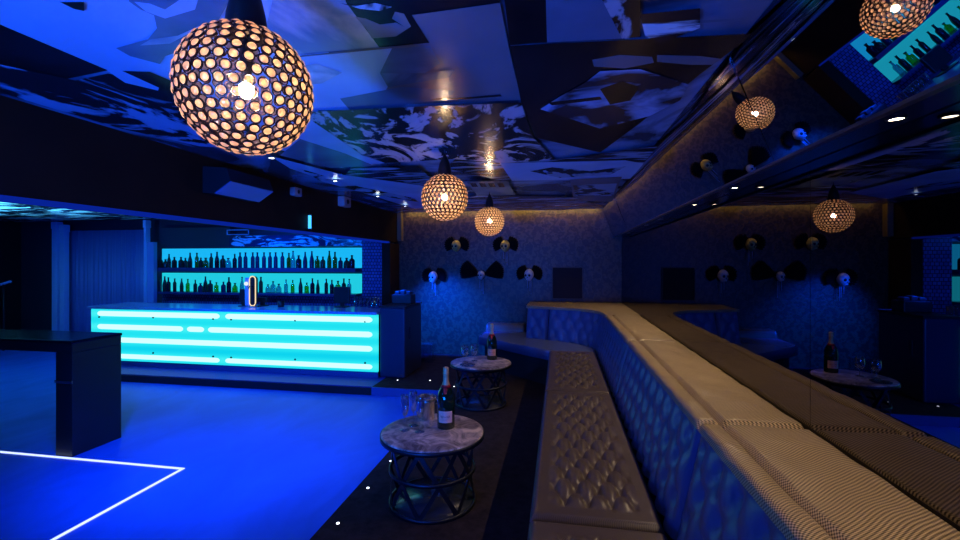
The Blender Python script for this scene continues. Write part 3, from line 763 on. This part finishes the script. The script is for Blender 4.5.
while x < X1-.08:
    px_f = (x-X0)/(X1-X0)
    if .42 < px_f < .66: kind, mi, s = 4, 3, .86; dx = .115
    else: kind = rb.choice([0,1,2,4,1,3]); mi = rb.choice([1,1,3,0,5,5,4,2] if px_f > .2 else [3,0,1,5,5]); s = rb.uniform(.72,.9); dx = rb.uniform(.088,.12)
    place_bottle(x, 6.98+rb.uniform(-.02,.02), H-.10, kind, mi, 'upper', s); x += dx
x = X0+.08
while x < X1-.08:
    px_f = (x-X0)/(X1-X0)
    kind = rb.choice([0,2,1,0,3,4]); mi = rb.choice([1,5,5,3,2] if px_f < .42 else [0,0,0,1,5]) if px_f < .68 else rb.choice([5,2,1,5,0])
    s = rb.uniform(.68,.88); place_bottle(x, 6.98+rb.uniform(-.02,.02), H-.525, kind, mi, 'lower', s); x += rb.uniform(.095,.145)
# curtain of ribbed panels and posts left of the shelving
def cfn(a, c):
    x = -9.35+(1.75)*a; d = .018*math.sin(x*60)+.01*math.sin(x*23)+.006*math.sin(x*131)
    return (x, 7.15+d, .02+(H+.60-.02)*c)
mb = MB(); mb.merge(grid_mesh(260, 2, cfn))
M['curtain'] = mat('satin_curtain', (.16,.24,.55), .4, sheen=.2)
cu = mb.build('ribbed_curtain', M['curtain']); tag(cu, 'tall blue ribbed curtain hanging left of the bottle shelves', 'curtain')
md = cu.modifiers.new('thick', 'SOLIDIFY'); md.thickness = .008
M['post'] = mat('pale_post', (.4,.6,.95), .3)
for px, w, top, lb in ((57,.12,CEIL-.045,'leftmost pale blue post beside the ribbed curtain'),(64.5,.10,CEIL-.10,'pale blue post touching the left edge of the curtain'),(147,.05,CEIL-.045,'thin pale post at the right edge of the curtain')):
    q = at_y(px, 262, 6.95); tt = thing('metal_post', lb, 'post', (q.x, 6.95, 0), 0, 'posts around the curtain')
    MB().bbox(-w/2,w/2,-.05,.05,0,top-.14,.01).build('shaft', M['post'], tt)
    MB().bbox(-w/2-.006,w/2+.006,-.06,.06,top-.14,top,.01).build('head', M['post'], tt)
q0, q1 = at_y(227, 235, 7.04), at_y(249, 229.5, 7.04)
mb = MB(); w, h = q1.x-q0.x, q1.z-q0.z
for a in ((0,w,0,.012),(0,w,h-.012,h),(0,.012,0,h),(w-.012,w,0,h)): mb.box(a[0],a[1],0,.012,a[2],a[3])
tag(mb.build('vent_frame', M['post'], None, (q0.x, 7.03, q0.z)), 'small rectangular vent frame above the bottle shelves', 'vent')
# dark partition and handrail far left
a0, a1 = at_z(15, 376, 0), at_z(56, 376, 0)
tag(MB().box(-10.3,-9.75,6.2,6.26,0.001,1.0).build('low_partition', mat('partition', (.03,.05,.12), .4)), 'low dark blue partition at the far left behind the tall table', 'partition')
t = thing('handrail', 'thin sloping handrail at the far left wall', 'handrail', (-10.2, 6.5, 0))
MB().tube([(-.3,0,1.05),(.45,0,1.25)], .022, 10).build('rail', M['post'], t)
for x in (-.15,.3): MB().tube([(x,0,0.0),(x,0,1.09+.27*(x+.15))], .018, 8).build('baluster', M['metal'], t)

# tall table -------------------------------------------------------------
t = thing('poseur_table', 'tall black slab table on panel legs at the left', 'table', (-4.9, 3.25, 0))
tz = H-.645
for nm, a in (('table_top', (-6.2,-3.93,3.04,3.47,tz-.025,tz)), ('apron', (-6.19,-3.935,3.045,3.465,tz-.10,tz-.0255)), ('leg_panel', (-4.10,-3.935,3.045,3.465,0.001,tz-.101)), ('leg_panel', (-6.19,-6.03,3.045,3.465,0.001,tz-.101))):
    ob = MB().bbox(*a, .004).build(nm, mat('black_lacquer', (.006,.007,.012), .16, spec=.7) if nm == 'table_top' else M['black'], t); ob.location = (4.9,-3.25,0)
ob = MB().bbox(-4.105,-3.932,3.036,3.046,.60,.625,.003).build('metal_strip', M['chrome'], t); ob.location = (4.9,-3.25,0)
# neon outline in the dance floor
M['neon'] = emis('floor_neon', (.50,.62,1.0), 1.6)
t = thing('floor_light_line', 'white blue light line forming a corner in the dance floor', 'floor light', (-2.87, 3.02, 0))
MB().box(-4.4,.011,-.011,.011,.001,.006).build('cross_run', M['neon'], t)
MB().box(-.011,.011,-4.6,-.0115,.001,.006).build('long_run', M['neon'], t)
MB().box(-2.2,2.2,-.014,.014,.001,.006).build('far_run', M['neon'], t).location = (-2.2,-4.6,0)

# LED studs in the carpet
M['stud'] = emis('stud_light', (.85,.9,1), 3.0)
first = None
for k, (x, y) in enumerate([(-1.255,y_) for y_ in (1.58,1.99,2.40,2.81,3.22,3.63,5.28)]+[(-1.62,5.50),(-2.03,5.44)]):
    if first is None: first = MB().lathe([(0,.004),(.007,.004),(.010,.001),(.010,-.001)], 14).build('floor_stud_light', M['stud']); o = first
    else: o = first.copy(); C.objects.link(o)
    o.location = (x, y, CAR)
    tag(o, 'tiny white light stud set in the carpet along the platform edge' if k < 7 else 'tiny light stud in the carpet before the dark end cabinet', 'floor light', 'light studs along the platform edge' if k < 7 else 'light studs before the end cabinet')
# ------------------------------------------------------------------ downlights
def dl(name, mt, r):
    t = thing(name, 'x', 'light', (0,0,0))
    MB().lathe([(r,0),(r*1.35,-.001),(r*1.35,-.004),(r,-.006),(r*.98,0)], 24).build('bezel', M['metal'], t)
    MB().lathe([(0,-.003),(r*.98,-.003),(r*.98,0.0)], 24).build('lens', mt, t)
    return t
wl = dl('soffit_downlight', emis('warm_downlight', (1,.80,.50), 28), .017)
pos = [.40, 1.34, 2.44, 3.12, 4.13, 4.77, 6.0]
ordn = ['just above the viewer', 'nearest in view', 'second', 'third', 'fourth', 'fifth', 'farthest']
for i, y in enumerate(pos):
    o = wl if i == 0 else dup(wl, (0,0,0))
    o.location = (.86, y, H+.375); tag(o, 'small warm downlight under the mirrored ledge soffit, %s in the row' % ordn[i], 'light', 'warm downlights over the bench')
    spot('downlight_beam', (.86, y, H+.362), (.62, y, Zl), (1,.72,.42), 15, 118, .9, .015)
bl = dl('ceiling_downlight', emis('cool_downlight', (.8,.9,1), 14), .02)
for i, y in enumerate([2.92, 3.85, 4.83, 5.75]):
    o = bl if i == 0 else dup(bl, (0,0,0))
    o.location = (-2.04, y, CEIL-.05); tag(o, 'small white ceiling downlight beside the dark beam, %s' % ['next to the large pendant','second','third','farthest'][i], 'light', 'white downlights along the beam')
    spot('ceiling_beam', (-2.04, y, CEIL-.065), (-2.3, y-.1, 0), (.03,.22,1), 8, 100, .9, .02)

# ------------------------------------------------------------------ fittings on the beam
def bx_(px, py, X=-2.64): return at_x(px, py, X)
t = thing('speaker', 'wedge speaker tilted down on the dark beam, its face lit blue', 'speaker', (-2.64, 3.18, H+.6), 0)
mb = MB(); y0, y1 = -.22, .28
mb.profile_y([(0,-.08),(.098,-.083),(.238,.005),(.20,.10),(0,.12)], y0, y1); mb.build('cabinet', M['black'], t)
mb = MB(); a, c = Vector((.236,0,.001)), Vector((.102,0,-.084)); d = Vector((.53,0,-.848))*.006
vs = [mb.bm.verts.new(q) for q in (a+Vector((0,y0,0)), a+Vector((0,y1,0)), c+Vector((0,y1,0)), c+Vector((0,y0,0)), a+d+Vector((0,y0,0)), a+d+Vector((0,y1,0)), c+d+Vector((0,y1,0)), c+d+Vector((0,y0,0)))]
for f in ((0,1,2,3),(4,7,6,5),(0,4,5,1),(1,5,6,2),(2,6,7,3),(3,7,4,0)): mb.bm.faces.new([vs[i] for i in f])
mb.build('grille', mat('speaker_grille', (.10,.16,.40), .5), t)  # blue light falling on the speaker face is put into the grille colour
def proj(px, py, s, label):
    p = bx_(px, py); t = thing('wall_sensor', label, 'sensor', (-2.64, p.y, p.z), 0)
    MB().bbox(.001,.09*s,-.09*s,.09*s,-.06*s,.06*s,.01).build('housing', M['white_pl'], t)
    tt = MB(); tt.sphere((.09*s,0,0), .03*s, .5,1,1, 12, 8); tt.build('lens', M['black'], t)
proj(293, 192, .7, 'small dim grey sensor box on the beam next to the speaker')
proj(341, 202, 1.0, 'larger pale grey sensor box on the beam, farther along')
p = bx_(308, 222)
t = thing('tube_light', 'short upright glowing blue tube on the dark beam', 'light', (-2.62, p.y, p.z))
MB().tube([(0,0,-.07),(0,0,.07)], .016, 12).build('tube', emis('blue_tube', (.05,.42,1), 2.0), t)
for z in (-.078,.078): MB().lathe([(0,-.008),(.018,-.008),(.018,.008),(0,.008)], 12, (0,0,z)).build('end_cap', M['metal'], t)

# ------------------------------------------------------------------ skull ornaments
def skull_bm():
    t = bmesh.new(); bmesh.ops.create_uvsphere(t, u_segments=40, v_segments=30, radius=1)
    for v in t.verts:
        d = v.co.normalized(); x, y, z = d
        s = 1.0
        if z < -.1: s *= 1-.28*min(1, (-z-.1)/.7)               # narrower jaw
        p = Vector((x*.075*s, y*.085*(1-.25*max(0,-z)), z*.098))
        f = max(0, -y)
        for sx in (-1,1):
            q = math.exp(-(((x-sx*.40)/.20)**2+((z+.02)/.18)**2))
            if y < 0: p.y += .045*q
        q = math.exp(-((x/.12)**2+((z+.38)/.14)**2))
        if y < 0: p.y += .022*q
        if y < 0 and -.85 < z < -.55: p.y += .004*math.sin(x*60)
        q = math.exp(-((abs(x)-.55)/.15)**2-((z+.35)/.15)**2)
        if y < 0: p.y -= .010*q
        v.co = p
    for f in t.faces: f.smooth = True
    return t
mbs = MB(); mbs.merge(skull_bm()); sk_me = mbs.build('skull', M['bone']); sk_mesh = sk_me.data; bpy.data.objects.remove(sk_me)
sk_gold = sk_mesh.copy(); sk_gold.materials[0] = M['gold_leaf']
def wing_mesh(side, big):
    mb = MB(); n = 9 if not big else 11
    for k in range(n):
        a = math.radians(-35+115*k/(n-1)) if not big else math.radians(-12+60*k/(n-1))
        L = (.15 if not big else .30)*(1-.15*abs(k/(n-1)-.5))
        d = Vector((side*math.cos(a), 0, math.sin(a)))
        base = Vector((side*.055, 0, .01))
        tt = bmesh.new(); bmesh.ops.create_uvsphere(tt, u_segments=10, v_segments=8, radius=1)
        for f in tt.faces: f.smooth = True
        rot = d.to_track_quat('Z','Y').to_matrix().to_4x4()
        mb.merge(tt, Matrix.Translation(base+d*L*.5+Vector((0,-.004*k,0))) @ rot @ Matrix.Diagonal((.012,.026,L*.55,1)))
    return mb
wm = {}
for k, (px, py, gold, big, tl, lb) in enumerate([(456,246,1,0,0,'gold skull ornament with black feather wings, upper left of the five'),(505,246,1,0,1,'gold skull ornament with hanging threads, upper right of the five'),
        (433,277,0,0,1,'bone white skull ornament lit blue, lower left of the five'),(481,275,0,1,1,'small dark skull with widest black wings, lower middle of the five'),(529,275,0,0,1,'bone white skull ornament facing left, lower right of the five')]):
    p = at_y(px, py, BACK-.11)
    t = thing('skull_ornament', lb, 'skull ornament', (p.x, BACK-.10, p.z), 0, 'skull ornaments on the patterned wall')
    o = bpy.data.objects.new('skull', sk_gold if gold else sk_mesh); C.objects.link(o); o.parent = t; s = .95 if not big else .72; o.scale = (s,s,s)
    o.rotation_euler = (0, 0, -.35 if k != 1 else -.2)
    for sx in (-1,1):
        mb = MB(); mb.sphere((sx*.030,-.062,-.006), .0225, 1,.55,.95, 14, 10); e_ = mb.build('eye_socket', M['socket'], o)
    mb = MB(); mb.sphere((0,-.074,-.038), .0095, .8,.6,1.3, 10, 8); mb.build('nose_cavity', M['socket'], o)
    mb = MB()
    for q_ in range(7): mb.bbox(-.0225+q_*.0065,-.0175+q_*.0065,-.068+.0012*abs(q_-3)**1.6,-.05,-.078,-.062,.001,1)
    mb.build('teeth', M['bone'] if not gold else M['gold_leaf'], o)
    for side in (-1,1):
        if (side,big) not in wm: w_ = wing_mesh(side, big).build('wing', M['feather'], t); wm[(side,big)] = w_; o = w_
        else: o = wm[(side,big)].copy(); C.objects.link(o); o.parent = t
        o.location = (0,.05,0)
    MB().bbox(-.03,.03,.07,.10,-.03,.03,.004).build('wall_mount', M['black'], t)
    if tl:
        mb = MB()
        for q, x in enumerate((-.022,.012,.03)): mb.tube([(x,.02,-.06),(x,.02,-.20-.05*q)], .0035, 6)
        mb.build('hanging_threads', M['silver_thread'], t)

# ------------------------------------------------------------------ added spot lights
B1 = (.0,.16,1)
# unseen blue spots added to light ceiling, floor, bench and wall, no fixtures
spot('unseen_blue_spot', (-1.5, -1.9, .9), (-1.9, 1.4, CEIL), (.0,.10,1), 780, 95, 1, .12)
spot('unseen_blue_spot', (-1.3, -1.9, .5), (-1.25, 2.9, CEIL), (.0,.11,1), 650, 60, 1, .12)
spot('unseen_blue_spot', (-.6, -1.8, .7), (-.5, 2.0, CEIL), (.02,.11,1), 140, 80, 1, .12)
spot('unseen_blue_spot', (-2.8, .2, H+.27), (-4.4, 2.2, 0), (.0,.004,1), 10, 110, .9, .08)
spot('unseen_blue_spot', (-2.8, 2.2, H+.27), (-2.7, 3.9, 0), (.0,.12,1), 300, 105, .9, .08)
spot('unseen_blue_spot', (-2.8, .4, H+.27), (-1.7, 2.4, 0), (.0,.12,1), 70, 70, .9, .08)
spot('unseen_blue_spot', (-2.5, -1.2, .9), (.5, 3.0, .8), (.0,.09,1), 85, 50, .9, .08)
spot('unseen_blue_spot', (-2.5, 5.6, CEIL-.6), (-1.72, BACK, .45), (.0,.06,1), 2100, 54, 1, .05)
spot('unseen_blue_spot', (-2.5, 3.6, CEIL-.2), (-.1, 6.3, .6), (.0,.07,1), 12, 34, .9, .06)
# unseen spots added to brighten the bar side and its ceiling
spot('unseen_bar_spot', (-4.6, 6.2, CEIL-.15), (-4.9, 7.1, .9), (.0,.10,1), 60, 130, .9, .06)
spot('unseen_bar_spot', (-6.6, 4.6, CEIL-.2), (-8.4, 7.2, 1.1), (.0,.07,1), 50, 100, .9, .06)
spot('unseen_bar_spot', (-6.4, 4.2, 1.1), (-6.4, 4.7, CEIL), (.10,.55,1), 200, 115, .9, .06)
spot('unseen_bar_spot', (-8.0, 4.6, 1.0), (-8.0, 4.7, CEIL), (.10,.55,1), 500, 115, .9, .06)
spot('unseen_bar_spot', (-4.6, 4.6, CEIL-.15), (-4.6, 5.9, .95), (.0,.14,1), 160, 120, .9, .06)

w = bpy.data.worlds.new('World'); sc.world = w; w.use_nodes = True
w.node_tree.nodes['Background'].inputs[0].default_value = (0,0,0,1)

cam = bpy.data.cameras.new('Camera'); co = bpy.data.objects.new('Camera', cam); C.objects.link(co)
cam.sensor_width = 36; cam.lens = 36*F/960; cam.shift_y = -8/960; cam.clip_start = .02
co.location = (0,0,H); co.rotation_euler = (PI/2, 0, A); sc.camera = co
sc.view_settings.view_transform = 'Standard'; sc.view_settings.look = 'None'; sc.view_settings.gamma = 1; sc.view_settings.exposure = 0
sc.view_settings.use_curve_mapping = False
